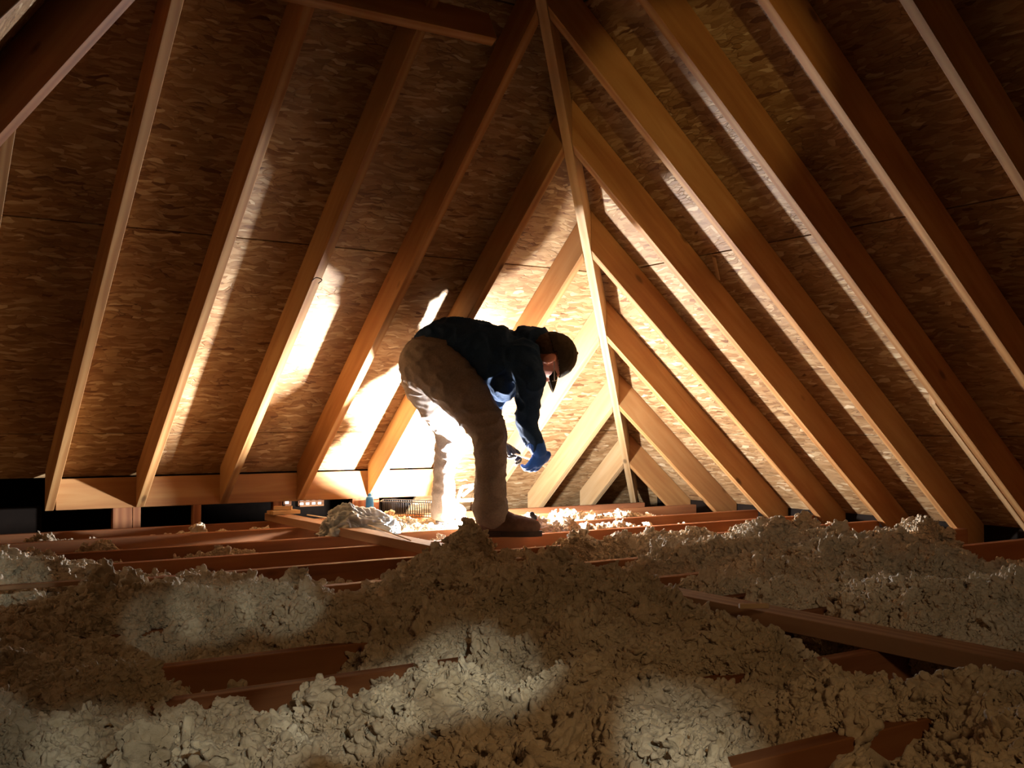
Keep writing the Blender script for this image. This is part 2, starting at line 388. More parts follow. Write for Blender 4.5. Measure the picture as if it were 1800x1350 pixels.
# ------------------------------------------------------------------ jack rafters
NT = .006
def nails(o, pts, r=.0022):
    for p, n in pts:
        pass
left_desc = {1: 'shortest jack rafter left of the hip, tucked in the far corner', 2: 'second shortest jack rafter left of the hip, pale, right of the bent person',
    3: 'brightly lit jack rafter rising behind the person\'s cap', 4: 'jack rafter whose foot is hidden behind the person, meeting the hip above the cap',
    5: 'orange-lit jack rafter coming up from between bag and person\'s back leg', 6: 'long rafter left of the person, its foot over the grey plastic bag',
    7: 'long rafter with a wavy edge, second left of the person', 8: 'long rafter with a strip of light beside it, third left of the person',
    9: 'long rafter at the left end of the eave ledger, fourth left of the person', 10: 'short dark rafter at the left frame edge that ends at the slanting hip',
    }
def left_jack(k):
    x = xk(k); y0 = LEDG_Y - .001 if 4 <= k <= 9 else 5.53
    ht = .019 * math.sqrt(2)
    def ytop(xx):
        a = CY - (CX - xx) + ht; b = CY - (xx - XL) / KL + .019 * math.hypot(1, 1 / KL)
        return max(a, b) + (.001)
    vs = []
    lo = 0
    seg = []
    for which in (0, 1):
        for sx, dz in ((-.019, lo), (.019, lo), (.019, PV), (-.019, PV)):
            y = y0 if which == 0 else ytop(x + sx)
            vs.append((x + sx, y, zE(y) + dz))
    # cut the lowest tip level with the joists where it lands on the plate
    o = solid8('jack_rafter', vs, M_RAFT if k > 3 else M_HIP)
    if k < 4 or k > 9:
        pass
    return tag(o, left_desc.get(k, 'dark jack rafter beyond the left hip'), 'rafter', 'jack rafters of the end slope')
for k in range(1, 12): left_jack(k)
right_desc = {1: 'shortest jack rafter right of the hip, low in the far corner', 2: 'second jack rafter right of the hip, from the corner outward',
    3: 'third jack rafter right of the hip, from the corner outward, with dark stains', 4: 'fourth jack rafter right of the hip, from the corner outward',
    5: 'fifth jack rafter right of the hip, with a golden lit face', 6: 'sixth rafter right of the hip, meeting it at the very top of the frame',
    7: 'seventh rafter right of the hip, split and doubled near its foot', 8: 'eighth rafter right of the hip, its pale edge leaving by the right frame edge',
    9: 'last pale-edged rafter in the dark upper right corner'}
def right_jack(k):
    y = yk(k); x0 = CX + .1; ht = HT; vs = []
    for which in (0, 1):
        for sy, dz in ((.019, 0), (-.019, 0), (-.019, PV), (.019, PV)):
            x = x0 if which == 0 else max(CX + (y + sy - CY) + ht, XM + .02)
            vs.append((x, y + sy, zR(x) + dz))
    tag(solid8('jack_rafter', vs, M_RAFT), right_desc.get(k, 'rafter of the right hand slope beside the camera'), 'rafter', 'rafters of the right hand slope')
for k in range(1, 14): right_jack(k)
for k in (3, 4, 8.35, 10, 12):   # left slope, nearly all in the dark
    y = yk(k); vs = []
    for which in (0, 1):
        for sy, dz in ((-.019, 0), (.019, 0), (.019, PV), (-.019, PV)):
            x = XL - .1 if which == 0 else min(XL + KL * (CY - y - sy) - .019 * math.hypot(1, KL), XM - .02)
            vs.append((x, y + sy, zL(x) + dz))
    tag(solid8('jack_rafter', vs, M_RAFT), 'pale edge of a rafter cut by the extreme upper left corner' if k == 8.35 else 'dark rafter of the left hand slope past the slanting hip', 'rafter', 'rafters of the left hand slope')
# sister piece on the split seventh rafter
y = yk(7) + .019 + .013
vs = []
for x in (CX + .02, 3.79):
    for sy, dz in ((.024, .004), (-.006, .004), (-.006, PV - .02), (.024, PV - .02)): vs.append((x, y + sy, zR(x) + dz))
tag(solid8('sister_board', vs, M_HIP), 'short pale board nailed beside the split foot of the seventh rafter', 'board')
# small collar board above
tag(board('collar_board', (.62, 3.145, 1.865), (1.955, 3.128, 1.872), .038, .12, M_RAFT, up=(0, .45, .9)), 'short horizontal board crossing the rafters at the top of the frame, left of the hip', 'board')

# ------------------------------------------------------------------ ledger, studs, void beyond
tag(solid8('eave_ledger', [(LEDG_X0, LEDG_Y + .001, .092), (LEDG_X0, LEDG_Y + .038, .092), (LEDG_X0, LEDG_Y + .038, .236), (LEDG_X0, LEDG_Y + .001, .236),
    (LEDG_X1, LEDG_Y + .001, .085), (LEDG_X1, LEDG_Y + .038, .085), (LEDG_X1, LEDG_Y + .038, .234), (LEDG_X1, LEDG_Y + .001, .234)], M_RAFT),
    'orange eave ledger board that carries the feet of the left rafters', 'board')
st_lab = ['doubled dark stud under the left end of the ledger, with a pale top', 'right half of the doubled stud under the left end of the ledger', 'lone stud under the ledger between two dark gaps',
    'stud under the ledger behind the stack of wood blocks', 'orange-lit stud under the ledger behind the grey bag', 'stud under the ledger right of the grey bag']
for (px0, px1, lab) in zip((197, 232, 338, 478, 617, 652), (231, 246, 352, 494, 648, 664), st_lab):
    def X(px):
        d = C(px, 880, 1) - CAM; return d.x / d.y * (LEDG_Y + .02)
    a, b = X(px0), X(px1)
    tag(board('wall_stud', ((a + b) / 2, LEDG_Y + .02, -.19), ((a + b) / 2, LEDG_Y + .02, .0915 if a > 1 else .09), b - a, .036, M_JOIST, up=(0, 1, 0)), lab, 'stud')
def struct(name, a, b, mat, **k):
    vs = [(x, y, z) for x in (a[0], b[0]) for y, z in ((a[1], a[2]), (b[1], a[2]), (b[1], b[2]), (a[1], b[2]))]
    o = link(name, mesh(name, vs, HEX), mat); o['kind'] = 'structure'; return o
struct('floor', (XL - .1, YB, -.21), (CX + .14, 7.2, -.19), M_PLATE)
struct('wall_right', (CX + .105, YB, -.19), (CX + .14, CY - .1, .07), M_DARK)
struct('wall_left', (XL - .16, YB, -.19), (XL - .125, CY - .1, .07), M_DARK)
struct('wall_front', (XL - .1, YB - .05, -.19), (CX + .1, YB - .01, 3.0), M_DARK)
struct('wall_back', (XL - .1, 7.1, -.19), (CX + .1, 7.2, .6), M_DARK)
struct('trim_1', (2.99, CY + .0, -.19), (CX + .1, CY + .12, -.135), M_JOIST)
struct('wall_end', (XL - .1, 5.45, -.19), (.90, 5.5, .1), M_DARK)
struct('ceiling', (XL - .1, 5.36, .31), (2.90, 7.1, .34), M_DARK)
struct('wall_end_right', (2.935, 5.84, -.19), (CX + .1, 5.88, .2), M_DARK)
# little windows in the far wall of the lower space
def window(name, px0, px1, py0, py1, Y, nx, ny):
    def Pt(px, py):
        d = C(px, py, 1) - CAM; v = CAM + d * (Y / d.y); return v
    a = Pt(px0, py1); b = Pt(px1, py0); r = empty(name, ((a.x + b.x) / 2, Y, a.z)); r['kind'] = 'structure'
    def bx(nm, x0, x1, z0, z1, y0, y1, m):
        vs = [(x, yy, z) for x in (x0, x1) for yy, z in ((y0, z0), (y1, z0), (y1, z1), (y0, z1))]
        link(nm, mesh(nm, vs, HEX), m, r)
    bx('pane', a.x, b.x, a.z, b.z, Y + .0, Y + .01, M_PANE)
    t = .006
    for i in range(nx + 1): x = a.x + (b.x - a.x) * i / nx; bx('muntin', x - t, x + t, a.z, b.z, Y - .02, Y - .001, M_JOIST)
    for j in range(ny + 1): z = a.z + (b.z - a.z) * j / ny; bx('muntin', a.x, b.x, z - t, z + t, Y - .035, Y - .021, M_JOIST)
window('window_1', 498, 509, 876, 887, 7.06, 1, 1)
window('window_2', 524, 566, 873, 889, 7.06, 4, 2)
window('window_3', 692, 728, 866, 893, 7.06, 4, 3)

# ------------------------------------------------------------------ ceiling joists
joists = [(5.235, 5.10, .8, 4.30), (4.80, 4.80, .5, 4.45), (4.315, 4.315, .3, 4.47), (3.915, 3.905, .2, 4.47), (3.485, 3.495, .1, 4.47), (3.03, 3.005, 0, 4.47),
    (2.61, 2.59, -.1, 4.47), (2.21, 2.19, -.2, 4.4), (1.945, 1.90, -.2, 4.2), (1.53, 1.50, -.3, 3.9), (1.13, 1.13, -.3, 3.6), (.72, .72, -.3, 3.2)]
jl = ['ceiling joist farthest back, below the ledger', 'ceiling joist just behind the person\'s back foot', 'ceiling joist running behind the grey bag', 'ceiling joist under the person\'s near boot',
      'first ceiling joist in front of the boot', 'second ceiling joist in front of the boot, crossed by the long board', 'third ceiling joist in front of the boot, mostly buried',
      'ceiling joist exposed in the insulation at lower left, the upper one', 'ceiling joist exposed in the insulation at lower left, the lower one', 'ceiling joist buried under the near insulation',
      'ceiling joist exposed at the bottom right corner', 'ceiling joist nearest the camera, below the frame']
for (ya, yb, xa, xb), lab in zip(joists, jl):
    vs = []
    for x, y in ((xa - 1.0, ya), (xb, yb)):
        for sy, z in ((-.019, -.185), (.019, -.185), (.019, 0), (-.019, 0)): vs.append((x, y + sy, z))
    tag(solid8('ceiling_joist', vs, M_JOIST, bev=.002), lab, 'joist', 'ceiling joists')
# long brace lying on top of the joists
tag(board('long_board', (1.953, 5.22, .0195), (1.945, .4, .0195), .086, .037, M_BRACE), 'long flat board laid diagonally in view over the joists from the ledger to the right', 'board')

# ------------------------------------------------------------------ insulation
def vnoise(x, y, s, seed):
    r = np.random.default_rng(seed).random((256, 256)); x = x * s + 100.3; y = y * s + 57.7
    xi = np.floor(x).astype(int); yi = np.floor(y).astype(int); fx = x - xi; fy = y - yi; fx = fx * fx * (3 - 2 * fx); fy = fy * fy * (3 - 2 * fy)
    g = lambda a, b: r[a % 256, b % 256]
    return (g(xi, yi) * (1 - fx) + g(xi + 1, yi) * fx) * (1 - fy) + (g(xi, yi + 1) * (1 - fx) + g(xi + 1, yi + 1) * fx) * fy
# heaps: x, y, sx, sy, rotation, top
HEAPS = [
    (.25, 2.15, .28, .3, 0, .035), (1.15, 2.2, .2, .2, 0, .04), (.35, 1.95, .25, .16, 0, .03), (1.58, 1.0, .18, .14, 0, .02), (1.50, 1.2, .16, .14, 0, .01),
    (.95, 4.55, .25, .06, 0, -.045), (1.3, 4.1, .2, .05, 0, -.045), (1.75, 4.95, .3, .07, 0, -.02), (1.1, 4.98, .4, .05, 0, -.05), (.65, 4.1, .25, .07, 0, -.02),
    (1.83, 3.06, .085, .10, 0, .165), (1.80, 2.98, .20, .22, 0, .075), (1.58, 2.72, .22, .26, .4, .05),
    (1.60, 2.20, .40, .50, 0, .06), (1.68, 2.10, .12, .22, 0, .075), (1.40, 1.70, .55, .45, 0, .02), 
    (.55, 3.55, .42, .26, .0, .015), (.88, 3.10, .36, .26, -.3, .035), (1.10, 2.80, .16, .16, 0, .04), (.75, 2.7, .5, .28, 0, .03), (.2, 2.6, .5, .6, 0, .03), (.35, 3.9, .4, .15, 0, -.01),
    (1.1, 2.45, .3, .25, 0, .02), (.1, 1.8, .35, .6, 0, .05), (.35, 1.72, .25, .2, 0, .02), (.8, 1.45, .6, .28, 0, .03), (.5, 1.2, .9, .35, 0, .03), (1.0, .95, .7, .2, 0, .0),
    (1.50, 1.62, .20, .25, 0, .04), (1.58, 1.40, .14, .16, 0, -.005), (1.72, .80, .22, .20, .3, .03), (1.45, .8, .3, .2, 0, .03),
    (2.85, 2.72, .34, .26, -.6, .10), (3.05, 2.42, .28, .24, -.6, .11), (2.75, 2.2, .42, .5, -.5, .075), (2.45, 1.6, .35, .42, 0, .07), (2.45, 1.1, .3, .5, 0, .03),
    (2.35, 2.15, .22, .3, 0, .03), (2.95, 3.35, .45, .20, -.3, .012), (2.45, 3.33, .3, .10, 0, -.01), (3.3, 3.0, .3, .2, -.3, .05), (2.6, 2.95, .3, .18, 0, .01), (3.3, 1.9, .4, .5, 0, -.02), (3.6, 2.7, .12, .1, 0, .05),
    (2.85, 4.1, .5, .08, 0, -.02), (2.5, 4.56, .5, .12, 0, -.045), (3.4, 4.52, .35, .12, 0, -.015), (2.3, 4.85, .3, .2, 0, -.01),
]
# hollows where wood shows: x, y, sx, sy, depth
HOLES = [(1.97, 1.95, .07, .6, .05), (.78, 2.13, .15, .06, .16), (.50, 2.13, .06, .05, .16), (.62, 1.875, .22, .04, .09), (1.30, 1.06, .20, .04, .10), (1.80, 1.22, .06, .26, .12),
    (1.33, 1.5, .12, .05, .10), (2.22, 2.52, .16, .06, .09), (2.40, 3.18, .30, .09, .12), (.35, 3.0, .3, .05, .12), (1.85, 2.45, .05, .6, .03), (2.25, 2.95, .22, .05, .08)]
def H(x, y):
    x = np.asarray(x, float); y = np.asarray(y, float)
    h = np.full(x.shape, -.135) + (vnoise(x, y, 3.1, 1) - .5) * .05
    acc = np.zeros(x.shape)
    wx = (vnoise(x, y, 4.3, 2) - .5) * .16; wy = (vnoise(x, y, 4.1, 3) - .5) * .16
    for (cx, cy, sx, sy, r, z) in HEAPS:
        f = .35 if sx < .1 else 1
        dx = x + wx * f - cx; dy = y + wy * f - cy; u = dx * math.cos(r) + dy * math.sin(r); v = -dx * math.sin(r) + dy * math.cos(r)
        q = (u / sx) ** 2 + (v / sy) ** 2
        g = np.exp(-.5 * q * np.where(q > 1.3, 1.6, 1.25))
        acc = np.maximum(acc, g * (z + .135))
    h = h + acc
    for cx, cy, sx, sy, d in HOLES:
        h = h - d * np.exp(-.5 * (((x + wx * .4 - cx) / sx) ** 4 + ((y + wy * .15 - cy) / sy) ** 4))
    h += (vnoise(x, y, 8., 4) - .5) * .065 + (vnoise(x, y, 17., 5) - .5) * .045 + (vnoise(x, y, 31., 6) - .5) * .02
    # flush with the board and joists where nothing lies on them
    return np.maximum(h, -.178)
nx, ny = 400, 460
gx = np.linspace(-.6, 4.62, nx); gy = np.linspace(.3, 5.2, ny); GX, GY = np.meshgrid(gx, gy, indexing='ij')
GZ = H(GX, GY) - .012
vs = np.stack([GX.ravel(), GY.ravel(), GZ.ravel()], 1); ii = (np.arange(nx - 1)[:, None] * ny + np.arange(ny - 1)[None]).ravel()
fs = np.stack([ii, ii + ny, ii + ny + 1, ii + 1], 1)
# tufts
N = 400000
u = rng.random(N); D = .95 * (6.2 / .95) ** u                     # denser near by
px = rng.uniform(-160, 1960, N)
P0 = np.outer(D, np.array(FW)) + np.outer((px - 900) / F * D, np.array(RT))
X, Y = P0[:, 0], P0[:, 1]
keep = (Y > .45) & (Y < 5.15) & (X < 4.55) & (rng.random(N) < np.clip(D / 3.0, .25, 1)); X, Y, D = X[keep], Y[keep], D[keep]
Z = H(X, Y)
bare = Z < -.10                                                  # thin in the empty bays
keep = ~bare | (rng.random(len(X)) < .35); X, Y, Z, D = X[keep], Y[keep], Z[keep], D[keep]
# not on the bare tops of boards
onj = np.zeros(len(X), bool)
for (ya, yb, xa, xb) in joists: onj |= np.abs(Y - (ya + (yb - ya) * (X - xa) / (xb - xa))) < .035
onb = (np.abs(X - 1.95) < .06)
lum = (onj & (Z < .004)) | (onb & (Z < .05))
keep = ~lum | (rng.random(len(X)) < .0); X, Y, Z, D = X[keep], Y[keep], Z[keep], D[keep]
n = len(X); e = .03
SX = (H(X + e, Y) - H(X - e, Y)) / (2 * e); SY = (H(X, Y + e) - H(X, Y - e)) / (2 * e)
size = rng.lognormal(math.log(.0112), .34, n) * np.clip(.82 + .07 * D, .9, 1.2); size = np.clip(size, .005, .030)

Z = Z + size * rng.uniform(-.3, 1.1, n)
tall = rng.random(n) < .05; Z[tall] += size[tall] * .9
pts = np.stack([X, Y, Z], 1); print('tufts', n)
me = bpy.data.meshes.new('loose_insulation')
allv = np.concatenate([vs, pts]); me.vertices.add(len(allv)); me.vertices.foreach_set('co', allv.astype(np.float32).ravel())
me.loops.add(len(fs) * 4); me.polygons.add(len(fs)); me.loops.foreach_set('vertex_index', fs.ravel().astype(np.int32)); me.polygons.foreach_set('loop_start', np.arange(0, len(fs) * 4, 4, dtype=np.int32))
me.update(calc_edges=True); me.validate(); me.polygons.foreach_set('use_smooth', [True] * len(me.polygons))
me.materials.append(M_INS)
def attr(nm, ty, data, key):
    a = me.attributes.new(nm, ty, 'POINT'); a.data.foreach_set(key, data)
m0 = len(vs)
attr('tuft', 'BOOLEAN', np.concatenate([np.zeros(m0, bool), np.ones(n, bool)]), 'value')
sc3 = np.stack([size * rng.uniform(.75, 1.45, n), size * rng.uniform(.7, 1.15, n), size * rng.uniform(.55, 1.0, n)], 1)
attr('tsize', 'FLOAT_VECTOR', np.concatenate([np.zeros((m0, 3)), sc3]).astype(np.float32).ravel(), 'vector')
rot = np.stack([rng.normal(0, .7, n), rng.normal(0, .7, n), rng.uniform(0, 6.28, n)], 1)
attr('trot', 'FLOAT_VECTOR', np.concatenate([np.zeros((m0, 3)), rot]).astype(np.float32).ravel(), 'vector')
attr('tkind', 'INT', np.concatenate([np.zeros(m0), rng.integers(0, 12, n)]).astype(np.int32), 'value')
ins = link('loose_insulation', me)
tag(ins, 'heaps of cream loose-fill insulation lying between and over the ceiling joists', 'insulation', kind='stuff')
ng = bpy.data.node_groups.new('tufts', 'GeometryNodeTree'); ng.interface.new_socket('Geometry', in_out='INPUT', socket_type='NodeSocketGeometry'); ng.interface.new_socket('Geometry', in_out='OUTPUT', socket_type='NodeSocketGeometry')
gn = ng.nodes; gl = ng.links; gi = gn.new('NodeGroupInput'); go = gn.new('NodeGroupOutput')
jn = gn.new('GeometryNodeJoinGeometry')
for i in range(12):
    ico = gn.new('GeometryNodeMeshIcoSphere'); ico.inputs['Radius'].default_value = 1; ico.inputs['Subdivisions'].default_value = 5
    pos = gn.new('GeometryNodeInputPosition')
    n1 = gn.new('ShaderNodeTexNoise'); n1.noise_dimensions = '4D'; n1.inputs['W'].default_value = i * 5.3; n1.inputs['Scale'].default_value = .75; n1.inputs['Detail'].default_value = 1.5; n1.inputs['Roughness'].default_value = .4; n1.inputs['Distortion'].default_value = .2
    gl.new(pos.outputs[0], n1.inputs['Vector'])
    sb = gn.new('ShaderNodeVectorMath'); sb.operation = 'SUBTRACT'; sb.inputs[1].default_value = (.5, .5, .5); gl.new(n1.outputs['Color'], sb.inputs[0])
    ml = gn.new('ShaderNodeVectorMath'); ml.operation = 'SCALE'; ml.inputs['Scale'].default_value = 2.2; gl.new(sb.outputs[0], ml.inputs[0])
    spn = gn.new('GeometryNodeSetPosition'); gl.new(ico.outputs[0], spn.inputs['Geometry']); gl.new(ml.outputs[0], spn.inputs['Offset'])
    # nodules: cells pushed outward, their borders drawn in
    pos2 = gn.new('GeometryNodeInputPosition'); n2 = gn.new('ShaderNodeTexNoise'); n2.inputs['Scale'].default_value = 1.3; n2.inputs['Detail'].default_value = 1.0; gl.new(pos2.outputs[0], n2.inputs['Vector'])
    wm = gn.new('ShaderNodeVectorMath'); wm.operation = 'MULTIPLY_ADD'; gl.new(n2.outputs['Color'], wm.inputs[0]); wm.inputs[1].default_value = (.9, .9, .9); gl.new(pos2.outputs[0], wm.inputs[2])
    vo = gn.new('ShaderNodeTexVoronoi'); vo.feature = 'F1'; vo.inputs['Scale'].default_value = 1.15; gl.new(wm.outputs[0], vo.inputs['Vector'])
    mr = gn.new('ShaderNodeMath'); mr.operation = 'MULTIPLY_ADD'; gl.new(vo.outputs['Distance'], mr.inputs[0]); mr.inputs[1].default_value = -.95; mr.inputs[2].default_value = .42
    nr = gn.new('GeometryNodeInputNormal'); mv = gn.new('ShaderNodeVectorMath'); mv.operation = 'SCALE'; gl.new(nr.outputs[0], mv.inputs[0]); gl.new(mr.outputs[0], mv.inputs['Scale'])
    sp2 = gn.new('GeometryNodeSetPosition'); gl.new(spn.outputs[0], sp2.inputs['Geometry']); gl.new(mv.outputs[0], sp2.inputs['Offset']); spn = sp2
    ss = gn.new('GeometryNodeSetShadeSmooth'); gl.new(spn.outputs[0], ss.inputs[0])
    sm = gn.new('GeometryNodeSetMaterial'); sm.inputs['Material'].default_value = M_INS; gl.new(ss.outputs[0], sm.inputs[0])
    g2 = gn.new('GeometryNodeGeometryToInstance'); gl.new(sm.outputs[0], g2.inputs[0]); gl.new(g2.outputs[0], jn.inputs[0])
def na(nm, ty):
    x = gn.new('GeometryNodeInputNamedAttribute'); x.data_type = ty; x.inputs[0].default_value = nm; return x.outputs[0]
ip = gn.new('GeometryNodeInstanceOnPoints'); gl.new(gi.outputs[0], ip.inputs['Points']); gl.new(na('tuft', 'BOOLEAN'), ip.inputs['Selection']); gl.new(jn.outputs[0], ip.inputs['Instance'])
ip.inputs['Pick Instance'].default_value = True; gl.new(na('tkind', 'INT'), ip.inputs['Instance Index']); gl.new(na('tsize', 'FLOAT_VECTOR'), ip.inputs['Scale'])
e2r = gn.new('FunctionNodeEulerToRotation'); gl.new(na('trot', 'FLOAT_VECTOR'), e2r.inputs[0]); gl.new(e2r.outputs[0], ip.inputs['Rotation'])
j2 = gn.new('GeometryNodeJoinGeometry'); gl.new(ip.outputs[0], j2.inputs[0]); gl.new(gi.outputs[0], j2.inputs[0]); gl.new(j2.outputs[0], go.inputs[0])
md = ins.modifiers.new('tufts', 'NODES'); md.node_group = ng

# ------------------------------------------------------------------ the person
R_, U_, F_ = RT.copy(), Vector((0, 0, 1)), Vector((.5468, .8372, 0))
man = empty('person', C(820, 930, 4.9) * 1.0, label='person in navy top, khaki trousers and dark cap bending over joists with a tool', cat='person')
man.location.z = 0
T = tube_data
def pts(l): return [C(*p[:3]) for p in l], [p[3] for p in l]
near_leg = [(757, 640, 4.74, .120), (786, 664, 4.70, .116), (820, 700, 4.66, .104), (848, 738, 4.63, .086), (861, 770, 4.61, .072), (862, 815, 4.60, .066), (861, 860, 4.59, .066), (861, 897, 4.58, .074)]
far_leg = [(750, 648, 4.96, .118), (750, 676, 4.98, .105), (766, 712, 5.03, .086), (786, 748, 5.12, .068), (786, 780, 5.15, .057), (781, 830, 5.18, .050), (779, 872, 5.20, .053), (778, 896, 5.22, .060)]
def leg(l, k=1., last=0): p, r = pts(l[:len(l) - last]); return T(p, [x * k for x in r], n=5, seg=20)
torso = [(762, 632, 4.86, .128), (795, 618, 4.84, .125), (835, 618, 4.82, .128), (875, 626, 4.80, .142), (908, 628, 4.79, .132), (935, 628, 4.79, .085)]
def tor(l, k, asp): p, r = pts(l); return T(p, [x * k for x in r], n=5, seg=28, ref=F_, asp=asp)
arm_n = [(912, 632, 4.64, .078), (930, 664, 4.60, .068), (929, 700, 4.63, .054), (926, 728, 4.66, .050), (931, 755, 4.68, .046), (942, 780, 4.70, .038), (947, 792, 4.71, .034)]
arm_f = [(900, 640, 4.98, .076), (884, 672, 5.02, .060), (868, 706, 5.04, .052), (862, 736, 5.03, .048), (866, 760, 5.00, .042), (876, 780, 4.98, .034)]
HC = C(966, 627, 4.74); c_ = (R_ * .985 + U_ * .10 + F_ * .08).normalized(); g_ = (-U_ * .97 + R_ * .10 + F_ * .16); g_ = (g_ - c_ * g_.dot(c_)).normalized(); s_ = g_.cross(c_).normalized()
if s_.dot(F_) > 0: s_ = -s_      # s_ points to the camera side
def HP(c, g, s): return HC + c_ * c + g_ * g + s_ * s
def hand(wr, pal, dirv, thumb, curl, k=1.):
    """palm and five bent fingers; wr wrist, pal palm centre, dirv finger direction, curl bending direction"""
    d = dirv.normalized(); cu = curl.normalized(); side = d.cross(cu).normalized(); out = []
    out.append(T([wr, pal, pal + d * .03], [.027 * k, .034 * k, .036 * k], n=4, seg=16, ref=cu, asp=.55))
    for i, (o, L) in enumerate(((-.03, .066), (-.010, .076), (.011, .072), (.030, .056))):
        b = pal + d * .038 + side * o
        p1 = b + d * L * .42; p2 = p1 + (d * .45 + cu * .9).normalized() * L * .34; p3 = p2 + (cu * .9 - d * .5).normalized() * L * .28
        out.append(T([b - d * .02, p1, p2, p3], [.0105 * k, .0098 * k, .009 * k, .008 * k], n=4, seg=10))
    tb = pal - d * .015 + side * thumb * .03; t1 = tb + (side * thumb * .6 + d * .6 + cu * .5).normalized() * .04; t2 = t1 + (d * .7 + cu * .8 - side * thumb * .3).normalized() * .032
    out.append(T([tb, t1, t2], [.014 * k, .0115 * k, .009 * k], n=4, seg=10)); return out
wn, pn = C(947, 790, 4.71), C(952, 800, 4.72); wf, pf = C(878, 780, 4.98), C(890, 788, 4.97)
hn = lambda k: hand(wn, pn, (-U_ * .75 - R_ * .55 + F_ * .2), 1, (-R_ * .6 + F_ * .5 - U_ * .2), k)
hf = lambda k: hand(wf, pf, (R_ * .8 - U_ * .5 - F_ * .2), -1, (-U_ * .8 - R_ * .2 - F_ * .4), k)
head = [ell_data(HP(.0, 0, 0), [c_ * .105, g_ * .096, s_ * .076]), ell_data(HP(-.045, .028, 0), [c_ * .075, g_ * .066, s_ * .060]),
        ell_data(HP(-.092, .062, 0), [c_ * .026, g_ * .024, s_ * .028]), ell_data(HP(-.025, .093, 0), [c_ * .026, g_ * .020, s_ * .014]), ell_data(HP(-.034, .104, 0), [c_ * .012, g_ * .013, s_ * .016]),
        ell_data(HP(.018, .080, 0), [c_ * .012, g_ * .018, s_ * .05]), ell_data(HP(-.066, .078, 0), [c_ * .008, g_ * .014, s_ * .024]), ell_data(HP(-.076, .076, 0), [c_ * .008, g_ * .013, s_ * .02])]
ears = []
for sg in (1, -1):
    ears.append(ell_data(HP(-.012, .000, .084 * sg), [c_ * .034 - g_ * .006, g_ * .021, s_ * .009])); ears.append(ell_data(HP(-.030, .004, .082 * sg), [c_ * .014, g_ * .012, s_ * .010]))
neck = [T([C(925, 625, 4.78), C(948, 624, 4.76), HP(-.03, -.03, 0)], [.07, .062, .06], n=4, seg=16)]
body = [leg(near_leg, .86), leg(far_leg, .86), tor([(a, b + 4, c, d) for a, b, c, d in torso], .76, [1.15, 1.1, 1.1, 1.2, 1.2, 1.0])] + [T(*pts([(a, b, c, d * .8) for a, b, c, d in l]), n=5, seg=14) for l in (arm_n, arm_f)] + hn(.8) + hf(.8) + head + ears + neck
bo = remesh('body', body, .0055, M_SKIN, man, 2, org=man.location)
for sg in (1, -1):
    vs, fs = ell_data(HP(.004, .083, .031 * sg), [c_ * .011, g_ * .012, s_ * .012], 12, 8); link('eye', mesh('eye', vs, fs), M_EYE, bo, smooth=True)
# glasses
gl_o = []
for sg in (1, -1):
    ring = [HP(.004 + .017 * math.cos(a), .103, .032 * sg + .024 * math.sin(a)) for a in [i * math.pi / 6 for i in range(13)]]
    gl_o.append(T(ring, [.0022] * 13, n=2, seg=6)); gl_o.append(T([HP(.006, .10, .058 * sg), HP(.006, .05, .079 * sg), HP(.010, -.005, .084 * sg)], [.0022] * 3, n=3, seg=6))
vs, fs = join(gl_o); link('glasses', mesh('glasses', vs, fs), M_STEEL, man, smooth=True)['label'] = 'thin-framed glasses'
# hair at nape and temple
remesh('hair', [ell_data(HP(.004, -.022, 0), [c_ * .098, g_ * .088, s_ * .0805])], .006, M_HAIR, man, 2, wr=.003, wf=60, org=man.location, cut=lambda p: (p - HC).dot(g_) > -.022 or (p - HC).dot(c_) < -.07)
# cap
cap = empty('cap', HC); cap.parent = man; cap.matrix_parent_inverse = man.matrix_basis.inverted()
def capcut(p): q = p - HC; return q.dot(c_) + q.dot(g_) * -.10 < (.012 if q.dot(g_) < -.03 else .026)
dome = remesh('crown', [ell_data(HP(.010, -.004, 0), [c_ * .116, g_ * .108, s_ * .089])], .005, M_CAP, cap, 2, wr=.0015, wf=22, org=HC, cut=capcut)
so = dome.modifiers.new('t', 'SOLIDIFY'); so.thickness = .003; so.offset = -1
vs = []; fs = []; nu, nv = 14, 8
for iu in range(nu + 1):
    a = -1 + 2 * iu / nu
    for iv in range(nv + 1):
        t = iv / nv; ww = .072 * (1 - .12 * t); gg = .088 * math.sqrt(max(0, 1 - (a * .8) ** 2)) + t * .075 * math.sqrt(max(0, 1 - (a * .92) ** 2))
        vs.append(HP(.030 - .020 * a * a - .012 * t * t - .016 * t, gg, ww * a))
for iu in range(nu):
    for iv in range(nv): q = iu * (nv + 1) + iv; fs.append((q, q + 1, q + nv + 2, q + nv + 1))
bl = link('bill', mesh('bill', vs, fs), M_CAP, cap, smooth=True); so = bl.modifiers.new('t', 'SOLIDIFY'); so.thickness = .004
vs, fs = ell_data(HP(.127, -.004, 0), [c_ * .004, g_ * .007, s_ * .007], 10, 6); link('button', mesh('button', vs, fs), M_CAP, cap, smooth=True)
# trousers
hipb = [ell_data(C(748, 640, 4.76), [R_ * .118, U_ * .132, F_ * .12]), ell_data(C(746, 640, 4.96), [R_ * .118, U_ * .130, F_ * .12]), tor(torso[:2], 1.03, 1.2)]
remesh('trousers', [leg(near_leg, 1.05), leg(far_leg, 1.05)] + hipb, .0075, M_TROUS, man, 4, wr=.0075, wf=11, org=man.location, stretch=(1, 1, 1.5),
       cut=None)
